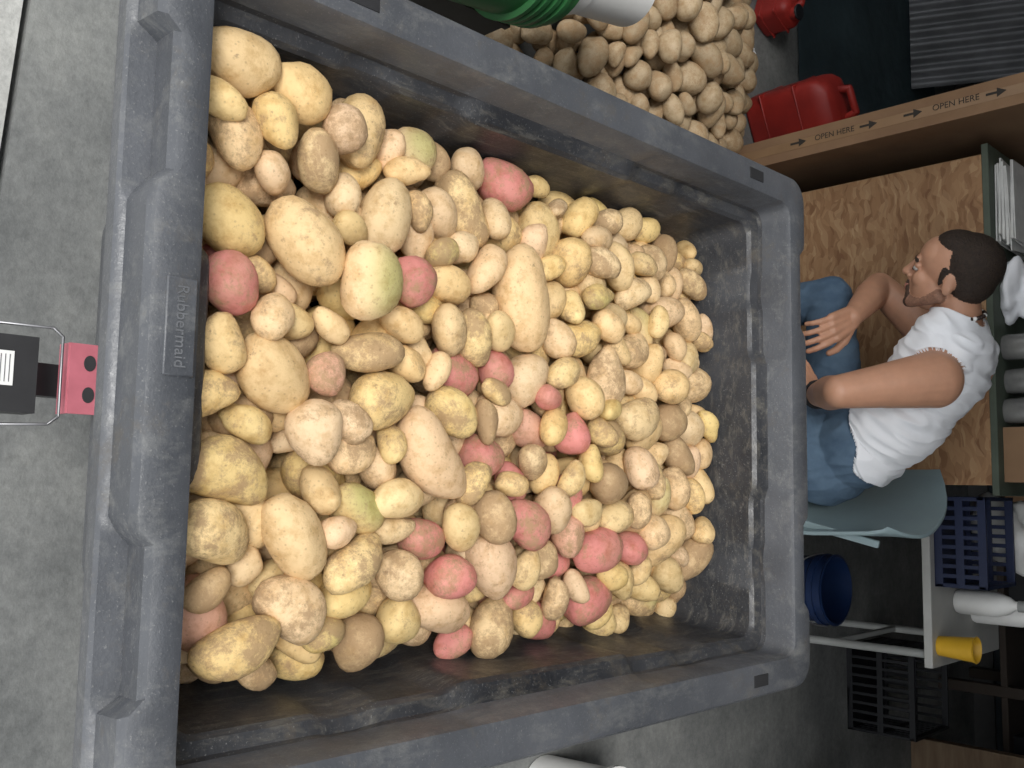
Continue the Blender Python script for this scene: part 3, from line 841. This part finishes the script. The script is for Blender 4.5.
for k in range(4): pr += [(.132, z), (.143, z + .004), (.143, z + .016), (.133, z + .02)]; z += .026
pr += [(.133, z + .02), (.09, z + .025)]
nb.lathe(pr, p0, ax, 40, 0)
nb.lathe([(.088, z - .02), (.088, z + .06), (.096, z + .062), (.096, z + .10), (.088, z + .102), (.086, z + .30), (.076, z + .30), (.076, z + .1)], p0, ax, 40, 1)
nb.build('green_bucket_with_pipe', [m_grn, m_white])
wc = MB(); cx, cy = -1.15, 1.28
for z in (.05, .17, .29, .40):
    for s in (-1, 1):
        wc.box((cx + s * .115, cy, z), (.018, .40, .07), 0); wc.box((cx, cy + s * .19, z), (.24, .018, .07), 0)
for sx in (-1, 1):
    for sy in (-1, 1): wc.box((cx + sx * .10, cy + sy * .17, .215), (.03, .03, .43), 0)
wc.box((cx, cy, .442), (.25, .42, .018), 0)
wc.build('wooden_crate', [pmat('dark_weathered_wood', (.06, .055, .048), None, 6, .8)], .002)
m_tarp = pmat('teal_tarp', (.045, .07, .08), (.028, .045, .052), 5, .6, .4, 10, bdist=.02)
tp = MB(); nx_, ny_ = 50, 40; vs = []
for i in range(nx_):
    for j in range(ny_):
        x = -3.6 + 2.2 * i / (nx_ - 1); y = 3.62 + 1.45 * j / (ny_ - 1)
        vs.append((x, y, .006 + .012 * (1 + math.sin(x * 7 + 2 * math.sin(y * 4))) * .5 * (1 + math.sin(y * 5 + x * 3)) * .6))
tp.add(vs, [(i * ny_ + j, (i + 1) * ny_ + j, (i + 1) * ny_ + j + 1, i * ny_ + j + 1) for i in range(nx_ - 1) for j in range(ny_ - 1)], 0, True)
tp.build('tarp', [m_tarp])
m_galv = pmat('galvanized', (.16, .165, .175), (.10, .105, .11), 5, .5, metal=.3)
cs = MB(); vs = []; nn = 90
for j in range(2):
    for i in range(nn):
        s = i / (nn - 1); off = .014 * math.sin(s * 2 * math.pi * 9)
        vs.append((-2.62 + .62 * s, 4.72 + j * .30 + off * .9, .03 + .62 * j - off * .4))
cs.add(vs, [(i, i + 1, nn + i + 1, nn + i) for i in range(nn - 1)], 0, True)
o = cs.build('corrugated_sheet', [m_galv], sharp=180); sf = o.modifiers.new('s', 'SOLIDIFY'); sf.thickness = .002
crate('plastic_crate', (.80, 4.15), (.34, .34, .28), m_black, 0)
crate('plastic_crate', (1.6, 4.45), (.34, .34, .28), m_black, 0)
lm = MB()
lm.bar((1.10, 3.55, .03), (1.22, 4.55, .62), .04, .09, 0); lm.bar((1.30, 4.55, .6), (1.35, 3.75, .06), .04, .05, 0)
lm.box((1.25, 4.62, .32), (.3, .05, .64), 0)
lm.build('lumber', [m_wood], .002)
sh = MB()
for z in (.3, .75, 1.2, 1.65): sh.box((.9, 5.15, z), (2.6, .44, .03), 0)
for x in (-.38, .9, 2.18):
    for y in (4.95, 5.35): sh.box((x, y, .85), (.05, .05, 1.7), 0)
sh.build('storage_shelf', [pmat('dark_wood', (.05, .038, .03), None, 6, .8)], .003)
for x, w, h, mt in ((-.1, .35, .25, m_card), (.4, .3, .3, m_black), (1.3, .4, .22, m_black), (1.75, .3, .28, m_navy)):
    for z in (.316, .766):
        b = MB(); b.box((x + .1 * (z > .5), 5.15, z + h / 2), (w, .34, h), 0); b.box((x + .1 * (z > .5), 5.15, z + h + .005), (w + .01, .35, .01), 0); b.build('storage_box', [mt], .004)
wbk = MB(); wbk.lathe([(.0001, .004), (.09, .004), (.10, .24), (.11, .245), (.11, .26), (.097, .26), (.085, .01), (.0001, .01)], (.84, 2.12, 0), n=36, mat=0)
wbk.build('white_bucket', [m_white])

# ------------------------------------------------------------------ light
w = bpy.data.worlds.new('World'); scene.world = w; w.use_nodes = True
nt = w.node_tree; bg = nt.nodes['Background']
bg.inputs[0].default_value = (.96, .98, 1.0, 1); bg.inputs[1].default_value = 1.5
s = bpy.data.lights.new('sun', 'SUN'); s.energy = 2.5; s.angle = math.radians(18); s.color = (1, .98, .95)
so = bpy.data.objects.new('sun', s); COL.objects.link(so); so.rotation_euler = (math.radians(38), math.radians(-4), 0)
scene.view_settings.view_transform = 'Standard'
